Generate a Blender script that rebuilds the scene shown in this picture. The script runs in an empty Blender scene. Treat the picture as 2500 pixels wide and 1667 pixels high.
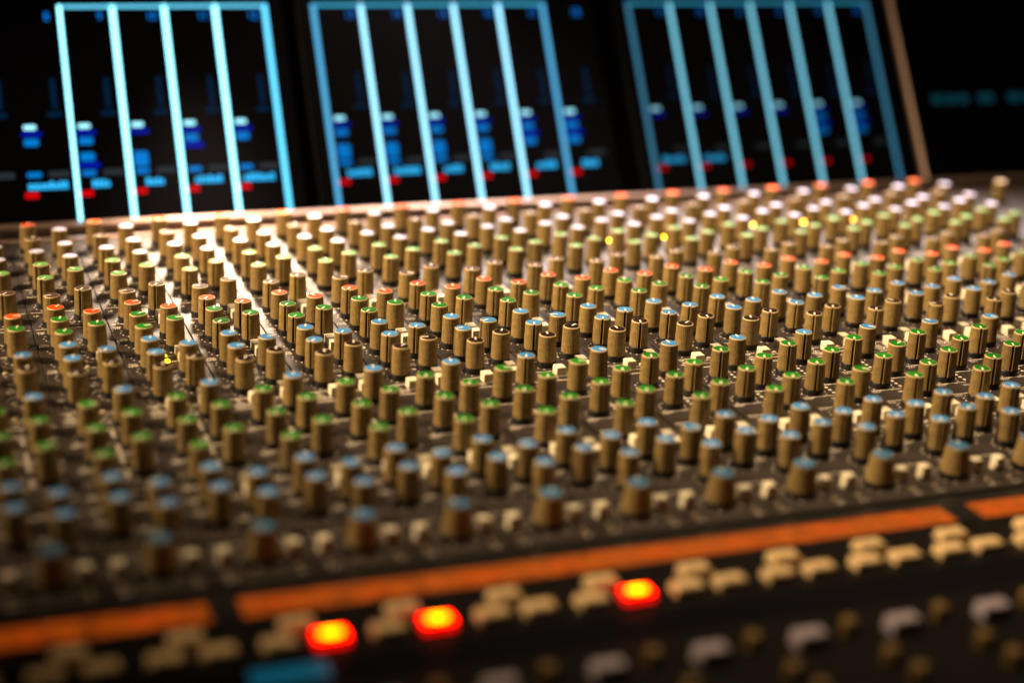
import bpy, bmesh, math, random
from mathutils import Matrix, Vector
random.seed(7)
MM = 0.001
scene = bpy.context.scene
col = scene.collection

# ------------------------------------------------------------------ camera
F_PX, W_PX = 4018.27, 2500.0
CAM = Vector((-233.31, -1017.66, 298.56)) * MM
RX, RY, RZ = 1.23280607, -0.04474287, -0.35589069
Rm = Matrix.Rotation(RZ, 3, 'Z') @ Matrix.Rotation(RY, 3, 'Y') @ Matrix.Rotation(RX, 3, 'X')
cam_data = bpy.data.cameras.new('camera')
cam = bpy.data.objects.new('camera', cam_data)
col.objects.link(cam)
cam.matrix_world = Matrix.Translation(CAM) @ Rm.to_4x4()
cam_data.sensor_width = 36.0
cam_data.lens = 36.0 * F_PX / W_PX
cam_data.clip_start, cam_data.clip_end = 0.02, 20.0
cam_data.dof.use_dof = True
cam_data.dof.focus_distance = 0.885
cam_data.dof.aperture_fstop = 2.8
scene.camera = cam

# ------------------------------------------------------------------ world and lamps
world = bpy.data.worlds.new('World')
scene.world = world
world.use_nodes = True
bg = world.node_tree.nodes['Background']
bg.inputs['Color'].default_value = (1.0, 0.72, 0.5, 1)
bg.inputs['Strength'].default_value = 0.002

def area(name, loc, aim, sx, sy, watts, colour, spread=180):
    d = bpy.data.lights.new(name, 'AREA')
    d.shape = 'RECTANGLE'
    d.size, d.size_y, d.energy, d.color = sx, sy, watts, colour
    d.spread = math.radians(spread)
    o = bpy.data.objects.new(name, d)
    col.objects.link(o)
    o.location = loc
    o.rotation_euler = (Vector(aim) - Vector(loc)).to_track_quat('-Z', 'Y').to_euler()
    return o
WARM = (1.0, 0.70, 0.39)
area('bridge_lamp', (-0.02, 0.114, 0.170), (-0.045, -0.015, 0), 0.05, 0.025, 1.1, (1.0, 0.73, 0.50), 56)
area('bridge_lamp', (0.31, 0.114, 0.170), (0.28, -0.030, 0), 0.54, 0.025, 1.45, (1.0, 0.79, 0.68), 60)
area('room_lamp', (-0.86, -0.02, 0.56), (0.22, -0.21, 0), 0.12, 0.12, 2.5, WARM, 46)
area('ceiling_lamp', (0.30, -0.24, 1.3), (0.25, -0.25, 0), 0.14, 0.14, 1.9, WARM, 46)

scene.render.engine = 'CYCLES'
scene.cycles.use_denoising = True
scene.cycles.max_bounces = 6
scene.view_settings.view_transform = 'Standard'
scene.view_settings.look = 'None'
scene.view_settings.exposure = 0.0
scene.view_settings.gamma = 1.0

# ------------------------------------------------------------------ materials
def mat(name, colour, rough=0.5, spec=0.5, metal=0.0, emit=None, strength=0.0, noise=None, bump=None, coat=0.0, vary=0.0):
    m = bpy.data.materials.new(name)
    m.use_nodes = True
    nt = m.node_tree
    b = nt.nodes['Principled BSDF']
    b.inputs['Base Color'].default_value = (*colour, 1)
    b.inputs['Roughness'].default_value = rough
    b.inputs['Specular IOR Level'].default_value = spec
    b.inputs['Metallic'].default_value = metal
    b.inputs['Coat Weight'].default_value = coat
    if emit:
        b.inputs['Emission Color'].default_value = (*emit, 1)
        b.inputs['Emission Strength'].default_value = strength
    if noise or bump:
        tc = nt.nodes.new('ShaderNodeTexCoord')
    if noise:
        sc, lo, hi, detail = noise
        n = nt.nodes.new('ShaderNodeTexNoise')
        n.inputs['Scale'].default_value = sc
        n.inputs['Detail'].default_value = detail
        nt.links.new(tc.outputs['Object'], n.inputs['Vector'])
        r = nt.nodes.new('ShaderNodeValToRGB')
        r.color_ramp.elements[0].position, r.color_ramp.elements[1].position = 0.35, 0.68
        r.color_ramp.elements[0].color = (*[c * lo for c in colour], 1)
        r.color_ramp.elements[1].color = (*[min(1, c * hi) for c in colour], 1)
        nt.links.new(n.outputs['Fac'], r.inputs['Fac'])
        nt.links.new(r.outputs['Color'], b.inputs['Base Color'])
    if bump:
        sc, st = bump
        n2 = nt.nodes.new('ShaderNodeTexNoise')
        n2.inputs['Scale'].default_value = sc
        n2.inputs['Detail'].default_value = 3
        nt.links.new(tc.outputs['Object'], n2.inputs['Vector'])
        bp = nt.nodes.new('ShaderNodeBump')
        bp.inputs['Strength'].default_value = st
        bp.inputs['Distance'].default_value = 0.0002
        nt.links.new(n2.outputs['Fac'], bp.inputs['Height'])
        nt.links.new(bp.outputs['Normal'], b.inputs['Normal'])
    if vary:                                   # small differences from one copy to the next
        oi = nt.nodes.new('ShaderNodeObjectInfo')
        mr = nt.nodes.new('ShaderNodeMapRange')
        mr.inputs['To Min'].default_value, mr.inputs['To Max'].default_value = 1 - vary, 1 + vary * 0.6
        hs = nt.nodes.new('ShaderNodeHueSaturation')
        nt.links.new(oi.outputs['Random'], mr.inputs['Value'])
        nt.links.new(mr.outputs['Result'], hs.inputs['Value'])
        src = b.inputs['Base Color'].links[0].from_socket if b.inputs['Base Color'].links else None
        if src: nt.links.new(src, hs.inputs['Color'])
        else: hs.inputs['Color'].default_value = (*colour, 1)
        nt.links.new(hs.outputs['Color'], b.inputs['Base Color'])
    return m

M = {
 'plate': mat('plate_paint', (0.019, 0.0125, 0.0100), 0.55, 0.42, noise=(2600, 0.65, 1.6, 2), bump=(2200, 0.35)),
 'plate_grey': mat('plate_paint_grey', (0.045, 0.040, 0.042), 0.58, 0.5, noise=(2600, 0.8, 1.2, 2), bump=(2200, 0.3)),
 'under': mat('dark_chassis', (0.0012, 0.001, 0.001), 0.8, 0.0),
 'black': mat('black_plastic', (0.008, 0.007, 0.007), 0.38, 0.4),
 'gloss_black': mat('gloss_black', (0.006, 0.006, 0.008), 0.16, 0.5),
 'print': mat('legend_ink', (0.88, 0.80, 0.70), 0.5, 0.3),
 'body': mat('knob_body', (0.25, 0.175, 0.066), 0.36, 0.45, noise=(500, 0.78, 1.12, 4), bump=(5000, 0.12), vary=0.2),
 'rim': mat('knob_rim_highlight', (0.52, 0.40, 0.22), 0.4, 0.5),  # paler than the body: highlight along the top bevel put into the colour
 'slot': mat('knob_slot', (0.012, 0.008, 0.005), 0.6, 0.2),
 'pointer': mat('pointer_white', (0.85, 0.80, 0.66), 0.4, 0.4),
 'cream': mat('button_cream', (0.74, 0.68, 0.52), 0.45, 0.4, noise=(700, 0.9, 1.04, 2), vary=0.14),
 'ivory': mat('button_ivory', (0.70, 0.50, 0.26), 0.5, 0.35, noise=(300, 0.85, 1.06, 3), vary=0.12),
 'post': mat('post_paint', (0.52, 0.38, 0.33), 0.5, 0.4),
 'rail': mat('rail_metal', (0.36, 0.25, 0.21), 0.32, 0.5, metal=0.7, bump=(1500, 0.1)),
 'glass': mat('screen_glass', (0.002, 0.002, 0.003), 0.35, 0.02),
 'orange_c': mat('cap_orange', (0.70, 0.062, 0.005), 0.62, 0.05, vary=0.22),
 'green_c': mat('cap_green', (0.009, 0.165, 0.010), 0.62, 0.05, vary=0.22),
 'pale_green_c': mat('cap_pale_green', (0.10, 0.30, 0.08), 0.62, 0.05, vary=0.22),
 'blue_c': mat('cap_blue', (0.046, 0.205, 0.50), 0.62, 0.05, vary=0.22),
 'dull_blue_c': mat('cap_dull_blue', (0.045, 0.145, 0.29), 0.6, 0.1, vary=0.2),
 'dark_c': mat('cap_dark', (0.016, 0.008, 0.008), 0.62, 0.05, vary=0.22),
 'brown_c': mat('cap_brown', (0.075, 0.045, 0.04), 0.62, 0.05, vary=0.22),
 'white_c': mat('cap_lilac_white', (0.44, 0.47, 0.74), 0.62, 0.05, vary=0.22),
 'cream_c': mat('cap_cream', (0.75, 0.62, 0.46), 0.62, 0.05, vary=0.22),
 'led_off': mat('led_off', (0.45, 0.36, 0.22), 0.3, 0.5),
 'led_yellow': mat('led_yellow', (0.8, 0.4, 0.02), 0.3, 0.5, emit=(1.0, 0.42, 0.005), strength=24),
 'led_lime': mat('led_lime', (0.5, 0.6, 0.02), 0.3, 0.5, emit=(0.75, 0.9, 0.02), strength=3),
 'lit_red': mat('lit_red', (0.6, 0.05, 0.01), 0.4, 0.4, emit=(1.0, 0.003, 0.0), strength=15.0),
 'lit_side': mat('lit_side', (0.3, 0.02, 0.01), 0.4, 0.4, emit=(1.0, 0.002, 0.0), strength=1.2),
 'lit_core': mat('lit_core', (0.8, 0.3, 0.02), 0.4, 0.4, emit=(1.0, 0.19, 0.0), strength=12.0),
 'strip': mat('strip_orange', (0.2, 0.05, 0.005), 0.4, 0.4, emit=(1.0, 0.135, 0.002), strength=0.17),
 'strip_char': mat('strip_characters', (0.3, 0.05, 0.005), 0.4, 0.4, emit=(1.0, 0.075, 0.002), strength=0.34),
 'blue_win': mat('blue_window', (0.005, 0.06, 0.10), 0.3, 0.4, emit=(0.0, 0.30, 0.52), strength=0.17),
 'fader': mat('fader_plate_paint', (0.004, 0.003, 0.003), 0.5, 0.12, noise=(2600, 0.7, 1.4, 2)),
 'lilac': mat('button_lilac', (0.36, 0.31, 0.38), 0.4, 0.5),
 'amber': mat('button_amber', (0.16, 0.095, 0.02), 0.4, 0.4),
}
nt = M['strip'].node_tree
tcn = nt.nodes.new('ShaderNodeTexCoord'); nn = nt.nodes.new('ShaderNodeTexNoise'); mrn = nt.nodes.new('ShaderNodeMapRange')
nn.inputs['Scale'].default_value = 130; nn.inputs['Detail'].default_value = 4; nn.inputs['Roughness'].default_value = 0.65
mrn.inputs['From Min'].default_value, mrn.inputs['From Max'].default_value = 0.32, 0.68
mrn.inputs['To Min'].default_value, mrn.inputs['To Max'].default_value = 0.015, 0.36
nt.links.new(tcn.outputs['Object'], nn.inputs['Vector']); nt.links.new(nn.outputs['Fac'], mrn.inputs['Value'])
nt.links.new(mrn.outputs['Result'], nt.nodes['Principled BSDF'].inputs['Emission Strength'])
def emitter(name, c, s): return mat(name, (0.002, 0.002, 0.003), 0.6, 0.0, emit=c, strength=s)

# ------------------------------------------------------------------ mesh helpers (mm in, metres out)
class MB:
    def __init__(self): self.v, self.f, self.m = [], [], []
    def poly(self, pts, mi=0):
        n = len(self.v); self.v += [tuple(p) for p in pts]; self.f.append(tuple(range(n, n + len(pts)))); self.m.append(mi)
    def box(self, x0, x1, y0, y1, z0, z1, bev=0.0, mi=0, top_inset=0.0):
        """box with a chamfered top edge"""
        n = len(self.v)
        t = top_inset
        if bev:
            rings = [(x0, x1, y0, y1, z0), (x0 + t, x1 - t, y0 + t, y1 - t, z1 - bev), (x0 + t + bev, x1 - t - bev, y0 + t + bev, y1 - t - bev, z1)]
        else:
            rings = [(x0, x1, y0, y1, z0), (x0 + t, x1 - t, y0 + t, y1 - t, z1)]
        for a, b, c, d, z in rings:
            self.v += [(a, c, z), (b, c, z), (b, d, z), (a, d, z)]
        for r in range(len(rings) - 1):
            for k in range(4):
                self.f.append((n + r * 4 + k, n + r * 4 + (k + 1) % 4, n + (r + 1) * 4 + (k + 1) % 4, n + (r + 1) * 4 + k)); self.m.append(mi)
        r = len(rings) - 1
        self.f.append(tuple(n + r * 4 + k for k in range(4))); self.m.append(mi)
        self.f.append(tuple(n + k for k in (3, 2, 1, 0))); self.m.append(mi)
    def lathe(self, prof, seg=24, mi=0, cx=0, cy=0, cap_top=True, cap_bot=False, rfun=None):
        n = len(self.v)
        for r, z in prof:
            for k in range(seg):
                a = 2 * math.pi * k / seg
                rr = rfun(r, z, k) if rfun else r
                self.v.append((cx + rr * math.sin(-a), cy + rr * math.cos(a), z))
        for i in range(len(prof) - 1):
            for k in range(seg):
                k2 = (k + 1) % seg
                self.f.append((n + i * seg + k, n + i * seg + k2, n + (i + 1) * seg + k2, n + (i + 1) * seg + k))
                self.m.append(mi(i, k) if callable(mi) else mi)
        base_m = 0 if callable(mi) else mi
        if cap_top:
            self.f.append(tuple(n + (len(prof) - 1) * seg + k for k in range(seg))); self.m.append(base_m)
        if cap_bot:
            self.f.append(tuple(n + k for k in reversed(range(seg)))); self.m.append(base_m)
    def dot(self, x, y, z, rx, ry=None, seg=8):
        ry = ry or rx
        self.poly([(x + rx * math.cos(2 * math.pi * k / seg), y + ry * math.sin(2 * math.pi * k / seg), z) for k in range(seg)])
    def seg(self, a, b, z, w):
        dx, dy = b[0] - a[0], b[1] - a[1]
        l = math.hypot(dx, dy) or 1
        nx, ny = -dy / l * w / 2, dx / l * w / 2
        self.poly([(a[0] - nx, a[1] - ny, z), (b[0] - nx, b[1] - ny, z), (b[0] + nx, b[1] + ny, z), (a[0] + nx, a[1] + ny, z)])
    def add(self, vs, fs, fn, mi=0):
        n = len(self.v)
        self.v += [fn(v) for v in vs]
        for f in fs: self.f.append(tuple(n + i for i in f)); self.m.append(mi)
    def mesh(self, name, mats, smooth=False):
        me = bpy.data.meshes.new(name)
        me.from_pydata([(x * MM, y * MM, z * MM) for x, y, z in self.v], [], self.f)
        for m in mats: me.materials.append(m)
        me.polygons.foreach_set('material_index', self.m)
        if smooth: me.polygons.foreach_set('use_smooth', [True] * len(self.f))
        me.update()
        return me
def put(name, me, parent=None, loc=(0, 0, 0), rz=0.0, **props):
    o = bpy.data.objects.new(name, me)
    col.objects.link(o)
    o.location = Vector(loc) * MM
    o.rotation_euler = (0, 0, rz)
    if parent: o.parent = parent
    for k, v in props.items(): o[k] = v
    return o
_txt = {}
def text_geo(s):
    """verts, faces of a word, cap height 1, centred"""
    if s not in _txt:
        c = bpy.data.curves.new('t', 'FONT'); c.body = s; c.resolution_u = 2; c.align_x = 'CENTER'; c.align_y = 'CENTER'; c.size = 1.4
        o = bpy.data.objects.new('t', c); col.objects.link(o)
        me = bpy.data.meshes.new_from_object(o.evaluated_get(bpy.context.evaluated_depsgraph_get()))
        _txt[s] = ([tuple(v.co) for v in me.vertices], [tuple(p.vertices) for p in me.polygons])
        bpy.data.objects.remove(o); bpy.data.curves.remove(c); bpy.data.meshes.remove(me)
    return _txt[s]
def add_text(mb, s, x, y, z, h, sx=1.0):
    vs, fs = text_geo(s)
    mb.add(vs, fs, lambda v: (x + v[0] * h * sx, y + v[1] * h, z))

RmT = Rm.transposed()
def project(x, y, z):
    q = RmT @ (Vector((x, y, z)) * MM - CAM)
    return 1250 + F_PX * q.x / -q.z, 833.5 - F_PX * q.y / -q.z
def seen(x, y, z0, z1, mx=45, my=60):
    u0, v0 = project(x, y, z0); u1, v1 = project(x, y, z1)
    return -mx < max(u0, u1) and min(u0, u1) < 2500 + mx and v0 > -my and v1 < 1667 + my

# ------------------------------------------------------------------ the console
console = bpy.data.objects.new('mixing_console', None)
col.objects.link(console)
console['label'] = 'large studio mixing console covered in rows of beige knobs with coloured caps'
console['category'] = 'mixing console'
PITCH, X0 = 40.0, -11.2
CHANNELS = range(-7, 13)
XL, XR = -7 * PITCH + X0, 13 * PITCH + X0          # left and right edge of the strips
BX = 17.6

# chassis below the plates
mb = MB(); mb.box(XL - 40, XR + 260, -700, 70, -60, -6); put('chassis', mb.mesh('chassis', [M['under']]), console)

# channel rows: name, column (0 or 1), y, cap colour, section
ROWS = [
 ('T',0,0,'orange_c','d'),('wB',1,-13.4,'white_c','d'),('pA',0,-31.4,'brown_c','d'),('wB2',1,-45,'white_c','d'),
 ('wA2',0,-58.3,'white_c','d'),('wB3',1,-71.5,'white_c','d'),('lgA',0,-85,'pale_green_c','d'),('lgB',1,-98.3,'pale_green_c','d'),
 ('lgA2',0,-111,'pale_green_c','d'),('brB',1,-134.6,'brown_c','d'),('brA',0,-144,'brown_c','d'),
 ('orA',0,-164.8,'orange_c','e'),('orB',1,-175,'orange_c','e'),('gA',0,-184.8,'green_c','e'),('gB',1,-195.2,'green_c','e'),
 ('gA2',0,-205,'green_c','e'),('bA',0,-225,'blue_c','e'),('bB',1,-235.2,'blue_c','e'),('bA2',0,-244.8,'blue_c','e'),
 ('kB',1,-255,'dark_c','e'),('kA',0,-264.8,'dark_c','e'),
 ('S',1,-292.1,'blue_c','s'),('G1',0,-306.6,'green_c','s'),('G2',1,-321.1,'green_c','s'),('G3',0,-335.6,'green_c','s'),
 ('G4',1,-350.1,'green_c','s'),('G5',0,-364.6,'green_c','s'),('P1',0,-389.1,'blue_c','s'),('P2',1,-399.1,'blue_c','s'),
 ('P3',0,-409.2,'blue_c','s'),('P4',1,-419.3,'blue_c','s')]
SECTION = {'d': 'dynamics_knob', 'e': 'equaliser_knob', 's': 'send_knob'}
BUTTONS = [(18.2,-144.5),(18.2,-151.8),(18.4,-205.5),(18.4,-213.6),(18.2,-268.4),(17.9,-276.6),(1.9,-278.8),(1.8,-375.5),(18.1,-374.2),(18.0,-383.3),(22.4,-443.5),(-5.4,-443.5)]
LEDS = [(7.4,-34.5),(9.8,-50.5),(10.0,-206.0),(10.0,-214.2),(9.6,-144.5),(9.8,-276.6),(-6.2,-453.5),(21.5,-454)]
LED_ON = {(-4,0):'led_yellow',(8,0):'led_yellow',(9,0):'led_yellow',(10,0):'led_yellow',(11,0):'led_yellow',(5,1):'led_yellow',(6,1):'led_yellow',(-3,2):'led_lime',(-3,3):'led_yellow'}

# printed legend of one strip: scale marks round each knob, lines, short words
lg = MB(); ZP = 0.06
for n, c, y, cc, s in ROWS:
    for k in range(11):
        a = math.radians(150 - 30 * k)
        x, yy = c * BX + 6.75 * math.sin(-a), y + 6.75 * math.cos(a)
        lg.dot(x, yy, ZP, 0.5, 0.46, 6)
for k in range(11):
    a = math.radians(150 - 30 * k); lg.dot(10.5 + 9.0 * math.sin(-a), -444.5 + 9.0 * math.cos(a), ZP, 0.5, 0.45, 6)
for s, x, y, h in [('HF',-7.2,-156.6,2.5),('HMF',-7.4,-176.8,2.5),('LMF',-7.4,-216.9,2.5),('LF',-7.6,-257.6,2.5),
   ('150',11.6,-248.7,1.9),('50',10.6,-254.2,1.9),('600',11.4,-228.9,1.9),('2k5',11.2,-189.4,1.9),('8k',10.8,-169.6,1.9),('Q',9.6,-239.6,1.9),
   ('GP',-5.8,-275.8,2.0),('AFL',-5.4,-279.3,2.0),('CUE ST',-4.4,-284.2,2.1),('PAN',9.8,-297.6,2.0),('ST',9.4,-282.3,2.0),
   ('FX1',-6.6,-314.4,2.1),('FX2',10.6,-326.8,2.0),('FX3',-6.6,-343.0,2.1),('FX4',-6.6,-357.8,2.1),('LR',-7.2,-371.6,2.0),
   ('LP',-7.2,-126.5,2.2),('HP',10.8,-141.0,2.2),('REL',-6.9,-64.8,2.0),('RNG',-6.7,-92.0,2.0),('THR',10.4,-77.8,2.0),('RTO',10.4,-51.5,2.0),
   ('LINE',-5.8,-8.6,2.0),('MIC',10.2,-20.4,2.0),('IN',10.6,-209.9,1.7),('E',9.9,-217.6,1.7),
   ('CUE',-6.6,-396.5,2.0),('PRE',10.4,-406.0,2.0),('L',0.0,-434.6,2.2),('R',21.0,-434.6,2.2),('IN',22.5,-457.6,2.0),('OUT',-5.2,-457.6,2.0)]:
    add_text(lg, s, x, y, ZP, h, 0.86)
LW = 0.5
for pts in [[(-9.6,-214.2),(-5.4,-214.2)],[(-9.6,-255.2),(-5.6,-255.2)],[(-9.6,-174.4),(-5.2,-174.4)],[(-9.6,-154.2),(-5.2,-154.2)],
   [(7.7,-251.0),(10.2,-246.4),(13.5,-246.0)],[(-9.4,-273.8),(-0.4,-273.8)],[(-9.4,-281.8),(11.5,-281.8)],[(-9.4,-287.4),(27.2,-287.4)],
   [(-8.8,-312.2),(9.6,-312.2)],[(-8.8,-341.0),(9.6,-341.0)],[(-8.8,-355.6),(9.6,-355.6)],[(-9.2,-369.6),(27.4,-369.6)],[(7.4,-326.6),(27.4,-326.6)],
   [(11.4,-206),(15.4,-206)],[(11.4,-214.2),(15.4,-214.2)],[(-9.6,-149.5),(27.4,-149.5)],[(-9.6,-120.6),(27.4,-120.6)],[(5.6,-144.5),(15.3,-144.5)],
   [(-9.6,-384.2),(27.4,-384.2)],[(-9.6,-428.8),(5.2,-428.8)],[(12.4,-428.8),(27.4,-428.8)],[(-9.6,-25.2),(27.4,-25.2)],[(-9.6,-78.6),(5.0,-78.6)],
   [(5.4,-278.8),(14.6,-276.6)]]:
    for a, b in zip(pts, pts[1:]): lg.seg(a, b, ZP, LW)
for y0 in (-306.6, -321.1, -335.6, -350.1):
    for k, dy in enumerate((5.4, 1.7, -2.1)):
        if abs(y0 + dy - -326.6) > 1.2 and abs(y0 + dy + 312.2) > 1.0:
            lg.dot(10.9, y0 + dy, ZP, 0.95, 0.95, 10)
    add_text(lg, 'ON', 6.9 if y0 in (-321.1, -350.1) else 24.4, y0 + 5.2, ZP, 1.7, 0.9)
    add_text(lg, 'PRE', 24.0 if y0 not in (-321.1, -350.1) else 6.6, y0 - 2.4, ZP, 1.5, 0.9)
legend_me = lg.mesh('printed_legend', [M['print']])

pl = MB(); pl.box(-19.82, 19.82, -461, 19.2, -5, 0, bev=0.35)
plate_me = pl.mesh('channel_plate', [M['plate']])
for ch in CHANNELS:
    p = put('channel_plate', plate_me, console, (ch * PITCH + X0 + 20, 0, 0))
    put('printed_legend', legend_me, p, (-20 - X0, 0, 0))

# ---- knobs
SEG = 72
def kr(top):
    def f(r, z, k):
        a = min(k, SEG - k)
        if top(z): return r
        if a <= 1: return r - 0.55
        return r - (0.13 if k % 2 else 0.0)
    return f
kb = MB()
prof = [(4.7, 3.0), (5.0, 3.1), (4.98, 3.6), (4.62, 16.6), (4.52, 17.0), (4.22, 17.32), (4.06, 17.36), (4.02, 16.9), (0.3, 16.9)]
def kmat(i, k):
    a = min(k, SEG - 1 - k)
    return 1 if (1 <= i <= 2 and a <= 0) else (2 if 4 <= i <= 5 and a > 0 else 0)
kb.lathe(prof, SEG, mi=kmat, rfun=kr(lambda z: z > 17.0 or z < 3.05))
knob_me = kb.mesh('knob', [M['body'], M['slot'], M['rim']])
kb = MB(); kb.lathe([(5.25, 0.05), (5.25, 2.6), (5.05, 3.15), (4.2, 3.2)], 40, cap_top=True); skirt_me = kb.mesh('skirt', [M['black']], False)
cap_mes = {}
for cc in ('orange_c', 'green_c', 'pale_green_c', 'blue_c', 'dark_c', 'brown_c', 'white_c', 'cream_c'):
    kb = MB(); kb.lathe([(3.86, 16.85), (3.88, 17.22), (3.76, 17.42), (2.0, 17.50), (0.25, 17.52)], 40); cap_mes[cc] = kb.mesh('cap', [M[cc]])
kb = MB(); kb.box(-0.42, 0.42, 0.15, 3.8, 17.35, 17.60, bev=0.05); pointer_me = kb.mesh('pointer', [M['pointer']])
CAPWORD = {'orange_c': 'orange', 'green_c': 'green', 'pale_green_c': 'pale green', 'blue_c': 'blue', 'dark_c': 'black', 'brown_c': 'brown', 'white_c': 'pale lilac', 'cream_c': 'cream'}
ANG = {('kB',-1):-20,('S',-1):-12,('G1',-1):-20,('kA',0):-43,('kB',0):65,('bA2',0):147,('bA',0):-14,('bB',0):145,('bA2',1):96,('bA',1):-20,('gA2',0):147,('S',0):-10,('kA',1):-17,('kB',1):-25,('S',1):160,('bA2',2):160,('kA',2):-8,('kB',2):-55,('bB',2):88,('bB',1):102,('bA',2):-11,('S',2):-136,('kA',3):-4,('bA2',3):160,('kB',3):160,('bB',3):160,('S',3):3,('G1',1):-89,('G2',0):147,('G1',0):163,('G2',1):165,('G1',2):-91,('G3',2):160,('G2',2):160,('G1',3):160,('G3',3):160,('gA',-3):-56,('gA2',-3):-80,('gB',-3):-89,('gA',-2):-11,('gA2',-2):147,('bA',-3):-17,('bB',-3):-15,('bA2',-3):140,('bA',-2):-66,('bA2',-2):-91,('kB',-3):139,('kA',-3):-18,('S',-3):-17,('bA',-1):-14,('bA2',-1):139,('bB',-2):-93,('kB',-2):-18,('bB',-1):150,('kA',-1):-15,('S',-2):-17,('S',4):-8,('S',5):160,('S',6):-131,('S',7):12,('S',8):-158,('kA',4):-57,('kA',5):-20,('kB',4):168,('kA',-2):-20,('gB',-2):147,('gA2',-1):147,('gB',-4):-12,('gA2',-4):-20,('gA',-4):-12,('gB',-5):-14,('orB',-4):-57,('orA',-4):-30,('orA',-3):-62,('brB',-4):153,('brA',-4):101,('brA',-3):101,('brB',-3):160,('brB',-5):145,('lgA2',-4):146,('lgA',-4):142}
def angle(n, s, ch):
    if (n, ch) in ANG: return ANG[(n, ch)] + random.uniform(-3, 3)
    r = random.random()
    if s == 's' and n != 'S': return 155 + random.uniform(-6, 6) if r < 0.9 else random.uniform(-150, 150)
    if n in ('P1', 'P2', 'P3', 'P4'): return 155 if r < 0.7 else random.uniform(-150, 150)
    if s == 'e': return random.choice((-14, -14, 150, 150, random.uniform(-120, 120)))
    return random.choice((150, 150, -15, random.uniform(-150, 150)))
def knob(name, x, y, cc, deg):
    k = put(name, knob_me, console, (x, y, 0.01), math.radians(deg), label='beige ribbed knob with a %s cap' % CAPWORD[cc])
    put('skirt', skirt_me, k); put('cap', cap_mes[cc], k); put('pointer', pointer_me, k)
    return k
n_knobs = 0
for ch in CHANNELS:
    for n, c, y, cc, s in ROWS:
        x = ch * PITCH + c * BX
        if seen(x, y, 0, 17.5):
            knob(SECTION[s], x, y, cc, angle(n, s, ch)); n_knobs += 1
knob('dynamics_knob', 547.5, -14.2, 'cream_c', 150)

# large level knobs at the front of each strip
kb = MB()
kb.lathe([(6.6, 2.4), (6.9, 2.5), (6.8, 3.2), (5.3, 14.1), (5.15, 14.5), (4.85, 14.7), (4.8, 14.4), (0.3, 14.4)], SEG, mi=kmat, rfun=kr(lambda z: z > 14.2 or z < 2.45))
lknob_me = kb.mesh('level_knob', [M['body'], M['slot'], M['body']])
kb = MB(); kb.lathe([(7.2, 0.05), (7.2, 2.0), (6.9, 2.6), (5.5, 2.65)], 40); lskirt_me = kb.mesh('skirt', [M['black']])
kb = MB(); kb.lathe([(4.6, 14.3), (4.62, 14.75), (4.4, 14.95), (2.0, 15.05), (0.25, 15.07)], 40); lcap_me = kb.mesh('cap', [M['dull_blue_c']])
kb = MB(); kb.box(-0.35, 0.35, 1.6, 4.3, 14.9, 15.13, bev=0.05); lpt_me = kb.mesh('pointer', [M['pointer']])
for ch in CHANNELS:
    x = ch * PITCH + 10.5
    if seen(x, -444.5, 0, 15):
        k = put('level_knob', lknob_me, console, (x, -444.5, 0.01), math.radians(random.choice((-10, -30, 20, 140))), label='wide tapered beige knob with a blue cap')
        put('skirt', lskirt_me, k); put('cap', lcap_me, k); put('pointer', lpt_me, k)

# push buttons and small lights on the strips
bb = MB(); bb.box(-2.7, 2.7, -3.0, 3.0, 0, 4.7, bev=0.35, top_inset=0.12); btn_me = bb.mesh('push_button', [M['cream']])
bb = MB(); bb.box(-2.4, 2.4, -2.4, 2.4, 0, 6.4, bev=0.4, top_inset=0.15); btn_tall_me = bb.mesh('push_button', [M['cream']])
led_mes = {}
for k in ('led_off', 'led_yellow', 'led_lime'):
    lb = MB(); lb.lathe([(1.3, 0), (1.3, 0.5), (1.05, 1.0), (0.55, 1.3), (0.1, 1.35)], 12); led_mes[k] = lb.mesh('indicator_light', [M[k]], True)
for ch in CHANNELS:
    for x, y in BUTTONS:
        if seen(ch * PITCH + x, y, 0, 6):
            put('push_button', btn_tall_me if y < -440 else btn_me, console, (ch * PITCH + x, y, 0.01))
    for i, (x, y) in enumerate(LEDS):
        if seen(ch * PITCH + x, y, 0, 1):
            k = LED_ON.get((ch, i), 'led_off')
            o = put('indicator_light', led_mes[k], console, (ch * PITCH + x, y, 0.01))
            if k != 'led_off': o['label'] = 'small lit yellow indicator light'

# plain plate to the right of the strips
mb = MB(); mb.box(XR + 0.2, XR + 240, -461, 19.2, -5, 0, bev=0.35); put('blank_plate', mb.mesh('blank_plate', [M['plate_grey']]), console)

# ---- back edge: lip, dark slot, rail, bridge
mb = MB(); mb.box(XL - 30, XR + 240, 19.6, 26.0, -5, 1.2, bev=0.5); put('back_lip', mb.mesh('back_lip', [M['rail']]), console)
mb = MB(); mb.box(XL - 30, XR + 240, 26.2, 49.8, -6.0, -4.0); put('cable_slot', mb.mesh('cable_slot', [M['under']]), console)
mb = MB()
prof = [(49.9, -6), (49.9, 1.2), (50.5, 1.9), (55.4, 2.9), (56.0, 2.4), (56.0, -6)]
n = len(mb.v)
for x in (XL - 30, XR + 240): mb.v += [(x, y, z) for y, z in prof]
for k in range(len(prof)):
    k2 = (k + 1) % len(prof); mb.f.append((k, k2, len(prof) + k2, len(prof) + k)); mb.m.append(0)
put('screen_rail', mb.mesh('screen_rail', [M['rail']]), console)

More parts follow.
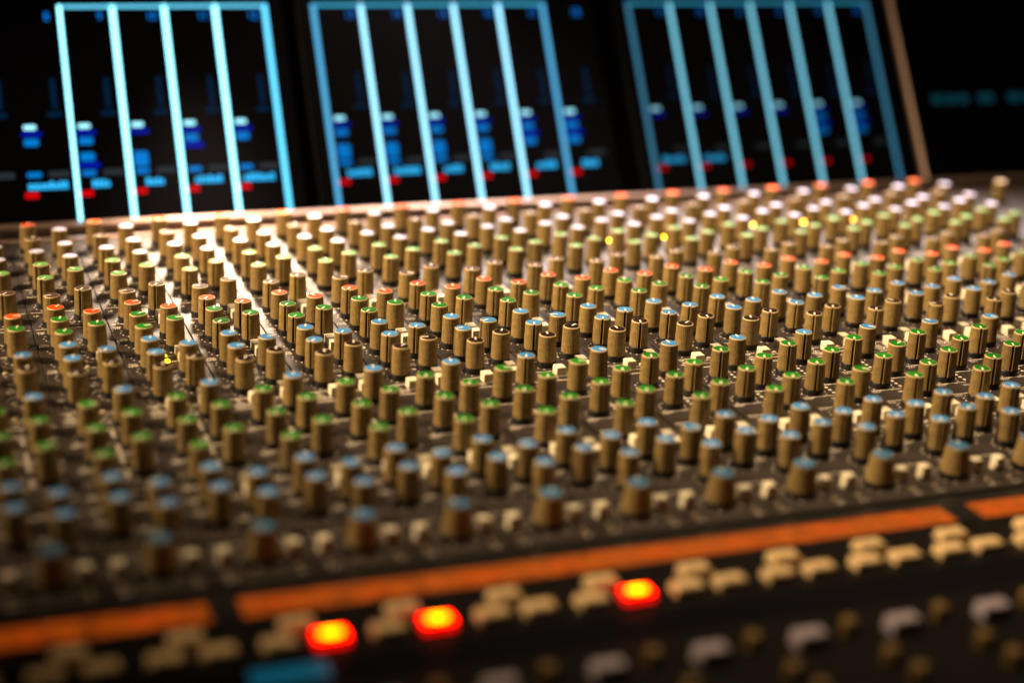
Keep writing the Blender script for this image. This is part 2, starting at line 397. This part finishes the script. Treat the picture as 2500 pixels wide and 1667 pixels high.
# screens lean back from the rail
TILT = math.atan2(0.533, 0.846)
def bridge_frame(parent_name, xc):
    o = bpy.data.objects.new(parent_name, None); col.objects.link(o)
    o.matrix_world = Matrix.Translation(Vector((xc, 56.6, 0.6)) * MM) @ Matrix.Rotation(math.radians(90) - TILT, 4, 'X')
    return o                                            # local x along the console, local y up the screen, local z towards the viewer
def part_on(name, me, parent, **kw): return put(name, me, parent, **kw)
MR = Matrix.Rotation(math.radians(90) - TILT, 4, 'X')
def child_leaning(name, me, x=0, y=56.6, z=0.6):
    o = bpy.data.objects.new(name, me); col.objects.link(o)
    o.matrix_world = Matrix.Translation(Vector((x, y, z)) * MM) @ MR
    o.parent = console
    return o
mb = MB(); mb.box(XL - 30, XR + 240, -2, 186, -30, -6); child_leaning('bridge_housing', mb.mesh('bridge_housing', [M['under']]))
mb = MB(); mb.box(530.6, 532.4, -1, 184, -6, 1.6, bev=0.5); child_leaning('divider_post', mb.mesh('divider_post', [M['post']]))

def rect(mb, x0, x1, y0, y1, z, r=0.0):
    if r <= 0:
        mb.poly([(x0, y0, z), (x1, y0, z), (x1, y1, z), (x0, y1, z)]); return
    pts = []
    for cx, cy, a0 in ((x1 - r, y0 + r, -90), (x1 - r, y1 - r, 0), (x0 + r, y1 - r, 90), (x0 + r, y0 + r, 180)):
        for k in range(5):
            a = math.radians(a0 + 22.5 * k); pts.append((cx + r * math.cos(a), cy + r * math.sin(a), z))
    mb.poly(pts)
LINE0, CELL = -122.0, 35.0
def lx(k): return LINE0 + CELL * k
def display(label, x0, x1, lines, cells, gain, numbers, blocks, names):
    xc = (x0 + x1) / 2
    d = bridge_frame('channel_display', xc)
    d['label'] = label; d['category'] = 'display screen'; d['group'] = 'screens along the back of the console'
    mb = MB(); mb.box(x0 - xc, x1 - xc, 0, 182, -5.8, 0, bev=0.4); put('screen_glass', mb.mesh('screen_glass', [M['glass']]), d)
    g = gain
    m_line = emitter('screen_cyan', *{1.0: ((0.28, 0.84, 1.0), 3.4), 0.8: ((0.33, 0.76, 1.0), 2.1), 0.4: ((0.20, 0.62, 0.80), 1.3)}[g])
    m_num = emitter('screen_blue', (0.0, 0.22, 0.85), 1.2 * g)
    m_white = emitter('screen_white', (0.35, 0.85, 1.0), 1.7 * g)
    m_navy = emitter('screen_navy', (0.0, 0.012, 0.55), 0.65 * g)
    m_sky = emitter('screen_sky', (0.0, 0.26, 0.85), 0.8 * g)
    m_grey = emitter('screen_grey', (0.16, 0.2, 0.24), 0.14 * g)
    m_name = emitter('screen_name', (0.03, 0.5, 1.0), 1.3 * g)
    m_red = emitter('screen_red', (1.0, 0.0, 0.004), 0.9 * g)
    m_dim = emitter('screen_dim', (0.0, 0.1, 0.3), 0.14 * g)
    m_edge = emitter('screen_cyan_edge', *{1.0: ((0.12, 0.62, 0.95), 1.9), 0.8: ((0.10, 0.46, 0.80), 1.15), 0.4: ((0.06, 0.26, 0.42), 0.75)}[g])
    m_top = emitter('screen_cyan_top', *{1.0: ((0.12, 0.60, 0.85), 1.5), 0.8: ((0.05, 0.42, 0.65), 1.1), 0.4: ((0.03, 0.26, 0.40), 1.0)}[g])
    Z = 0.12
    if lines:
        a, b = lines
        for k in range(a, b + 1):
            w = 1.2 if k == a and g > 0.9 else 1.75
            mb = MB(); rect(mb, lx(k) - xc - w, lx(k) - xc + w, 1.0, 153.6, Z); put('frame_line', mb.mesh('frame_line', [m_edge if (k == b or (k == a and g < 0.9)) else m_line]), d)
        mb = MB(); rect(mb, lx(a) - xc + 1.2, lx(b) - xc - 1.2, 151.4, 153.6, Z); put('frame_line', mb.mesh('frame_line', [m_top]), d)
    for k in cells:
        x = lx(k) - xc
        if numbers.get(k):
            mb = MB(); add_text(mb, numbers[k], x + 26, 145.2, Z, 6.4, 0.8); put('channel_number', mb.mesh('channel_number', [m_num]), d)
        mb = MB(); rect(mb, x + 24, x + 27.4, 80, 101, Z); rect(mb, x + 20.4, x + 30, 74.2, 77.8, Z, 1.2); put('level_meter', mb.mesh('level_meter', [m_dim]), d)
        mb = MB(); rect(mb, x + 17.6, x + 31.4, 32.4, 36.8, Z, 1.2); put('grey_tab', mb.mesh('grey_tab', [m_grey]), d)
        b = blocks.get(k, 'wnc')
        mb = MB()
        if 'w' in b:
            mb = MB(); rect(mb, x + 4.4, x + 12.2, 65.8, 68.9, Z, 0.8); put('status_label', mb.mesh('status_label', [m_white]), d)
        if 'n' in b:
            mb = MB(); rect(mb, x + 2.6, x + 15.4, 60.8, 64.2, Z - 0.03, 0.8); put('status_label', mb.mesh('status_label', [m_navy]), d)
        sky = [q for q in (('c', 53.9, 59.9), ('e', 42.4, 49.2), ('f', 32.2, 36.8), ('g', 37.4, 48.8)) if q[0] in b]
        for _, v0, v1 in sky:
            mb = MB(); rect(mb, x + 3.8, x + 13.2, v0 + 0.5, v1 - 0.5, Z, 1.6); put('status_label', mb.mesh('status_label', [m_sky]), d)
        if 'm' in b:
            mb = MB(); rect(mb, x + 2.4, x + 16.2, 37.8, 42.0, Z - 0.03, 0.8); put('status_label', mb.mesh('status_label', [m_navy]), d)
        if 'o' in b:
            mb = MB(); rect(mb, x + 2.4, x + 16.2, 49.6, 53.6, Z - 0.03, 0.8); put('status_label', mb.mesh('status_label', [m_navy]), d)
        nm = names.get(k)
        if nm:
            w0, w1 = nm
            mb = MB(); q = w0
            while q < w1 - 1.2:                       # row of short character blocks, too blurred to read
                ww = random.uniform(1.9, 2.9)
                rect(mb, x + q, x + min(q + ww, w1), 24.4, 29.6 - random.choice((0, 0, 1.2)), Z, 0.5); q += ww + 0.7
            put('track_name', mb.mesh('track_name', [m_name]), d)
        mb = MB()
        for q in (1.6, 4.5, 7.4): rect(mb, x + q, x + q + 2.5, 18.6, 22.4, Z, 0.4)
        put('mute_label', mb.mesh('mute_label', [m_red]), d)
    return d
display('leftmost screen with the brightest white-cyan bars, numbered 8 to 12', -332, 30.5, (0, 4), range(-6, 4), 1.0,
        {-1: '8', 0: '9', 1: '10', 2: '11', 3: '12'}, {-3: 'wnc', -2: 'wnc', -1: 'wncf', 0: 'wncemf', 1: 'wngf', 2: 'wncof', 3: 'wncf'},
        {-2: (4, 17), -1: (4, 29), 0: (10, 23), 1: (10, 23), 2: (8, 27), 3: (6, 27)})
display('middle screen with sky blue bars between the two black gaps', 40.5, 268, (5, 10), range(5, 11), 0.8,
        {k: str(k + 8) for k in range(5, 11)}, {5: 'wncgf', 6: 'wncgf', 7: 'wncgf', 8: 'wncgf', 9: 'wncoe', 10: 'wncoe'},
        {5: (9, 27), 6: (8, 27), 7: (10, 24), 8: (10, 25), 9: (11, 26), 10: (12, 25)})
display('dimmer screen with blue-grey bars left of the brown divider post', 286, 526, (12, 18), range(12, 18), 0.4,
        {k: str(k + 7) for k in range(12, 18)}, {12: 'wn', 13: 'wn', 14: 'wn', 15: 'wn', 16: 'wncoe', 17: 'wncoe'},
        {12: (7, 26), 13: (7, 26)})
d4 = bridge_frame('channel_display', 640)
d4['label'] = 'almost black screen with faint teal digits right of the divider post'; d4['category'] = 'display screen'; d4['group'] = 'screens along the back of the console'
mb = MB(); mb.box(537 - 640, 745 - 640, 0, 182, -5.8, 0, bev=0.4); put('screen_glass', mb.mesh('screen_glass', [M['glass']]), d4)
m_teal = emitter('screen_teal', (0.015, 0.22, 0.32), 0.36)
for s, x0, x1 in (('00 00 00', 552.5, 586), ('00', 597, 610.5), ('00 00', 626, 652)):
    vs, fs = text_geo(s); w = max(v[0] for v in vs) - min(v[0] for v in vs)
    mb = MB(); add_text(mb, s, (x0 + x1) / 2 - 640, 67.5, 0.12, 8.0, (x1 - x0) / w / 8.0); put('digits', mb.mesh('digits', [m_teal]), d4)

# ---- front section
mb = MB(); mb.box(XL - 30, XR + 240, -471.2, -461.4, -5, -1.2, bev=0.5); put('black_band', mb.mesh('black_band', [M['black']]), console)
for s0 in (-446, -126, 197):
    s1 = s0 + 310 if s0 > -200 else -138
    if s0 > 190: s1 = 400
    s0 = max(s0, -330)
    mb = MB(); mb.box(s0, s1, -486.4, -471.6, -4, -0.6); st = put('name_strip', mb.mesh('name_strip', [M['strip']]), console, label='glowing orange name strip')
    q = s0 + 4; cb = MB()
    while q < s1 - 18:
        k = 0
        for k in range(random.randint(4, 8)):
            rect(cb, q, q + 1.5, -481.6 + random.choice((0, 0, 1.5)), -476.4 - random.choice((0, 0, 2.0)), -0.5); q += 2.6
        q += 40 - (k + 1) * 2.6 if k else 40
    put('characters', cb.mesh('characters', [M['strip_char']]), st, kind='stuff')
for g0, g1 in ((-137.6, -126.4), (184.4, 196.6)):
    mb = MB(); mb.box(g0, g1, -486.4, -471.6, -4, -0.3, bev=0.3); put('strip_gap', mb.mesh('strip_gap', [M['black']]), console)
fp = MB(); fp.box(-19.82, 19.82, -522.6, -486.8, -5, -0.3, bev=0.35); fplate_me = fp.mesh('button_plate', [M['fader']])
lp = MB(); lp.box(-19.82, 19.82, -690, -541.2, -5, -0.3, bev=0.35); lplate_me = lp.mesh('fader_plate', [M['fader']])
wide = MB(); wide.box(-6.4, 6.4, -3.9, 3.9, 0, 3.9, bev=0.8, top_inset=0.4); wide_me = wide.mesh('cream_button', [M['ivory']])
lit_me = wide_me.copy(); lit_me.materials.clear(); lit_me.materials.append(M['lit_red']); lit_me.materials.append(M['lit_side'])
for p in lit_me.polygons: p.material_index = 1 if abs(p.normal.z) < 0.3 else 0
core = MB(); core.lathe([(3.3, 3.8), (3.2, 3.96), (1.8, 4.0), (0.2, 4.02)], 24); core.v = [(x * 1.3, y * 0.85, z) for x, y, z in core.v]; core_me = core.mesh('lamp_core', [M['lit_core']])
lil = MB(); lil.box(-6.2, 6.2, -3.6, 3.6, 0, 5.6, bev=0.6, top_inset=0.3); lil_me = lil.mesh('lilac_button', [M['lilac']])
am = MB(); am.lathe([(3.0, 0), (3.0, 5.2), (2.7, 5.9), (1.6, 6.2), (0.2, 6.25)], 20); am_me = am.mesh('round_button', [M['amber']])
FX0 = -10.2
for ch in range(-6, 12):
    x = ch * PITCH
    if seen(x + 10, -505, 0, 4, 150, 150):
        put('button_plate', fplate_me, console, (x + FX0 + 20, 0, 0))
        for bx, by in ((10.0, -500.6), (1.0, -512.8), (19.5, -512.8)):
            if seen(x + bx, by, 0, 4, 90, 90):
                lit = bx > 15 and ch in (-3, -2, 0)
                o = put('cream_button', lit_me if lit else wide_me, console, (x + bx, by, -0.29))
                if lit:
                    o['label'] = 'button glowing red and orange'
                    put('lamp_core', core_me, o)
    if seen(x + 10, -560, 0, 4, 150, 200):
        put('fader_plate', lplate_me, console, (x + FX0 + 20, 0, 0))
        if seen(x + 26, -562, 0, 5, 120, 120): put('lilac_button', lil_me, console, (x + 26, -562.2, -0.29))
        for bx, by in ((4.8, -558.6), (8.6, -581.2), (12.0, -594.6)):
            if seen(x + bx, by, 0, 5, 90, 90): put('round_button', am_me, console, (x + bx, by, -0.29))
mb = MB(); mb.box(-330, 400, -540.8, -523.0, -5, -0.4, bev=0.3); wn = put('display_window', mb.mesh('display_window', [M['gloss_black']]), console)
mb = MB(); rect(mb, -133, -105.5, -535.4, -524.6, -0.3, 0.6); put('lit_patch', mb.mesh('lit_patch', [M['blue_win']]), wn)
print('knobs', n_knobs, 'objects', len(bpy.data.objects))
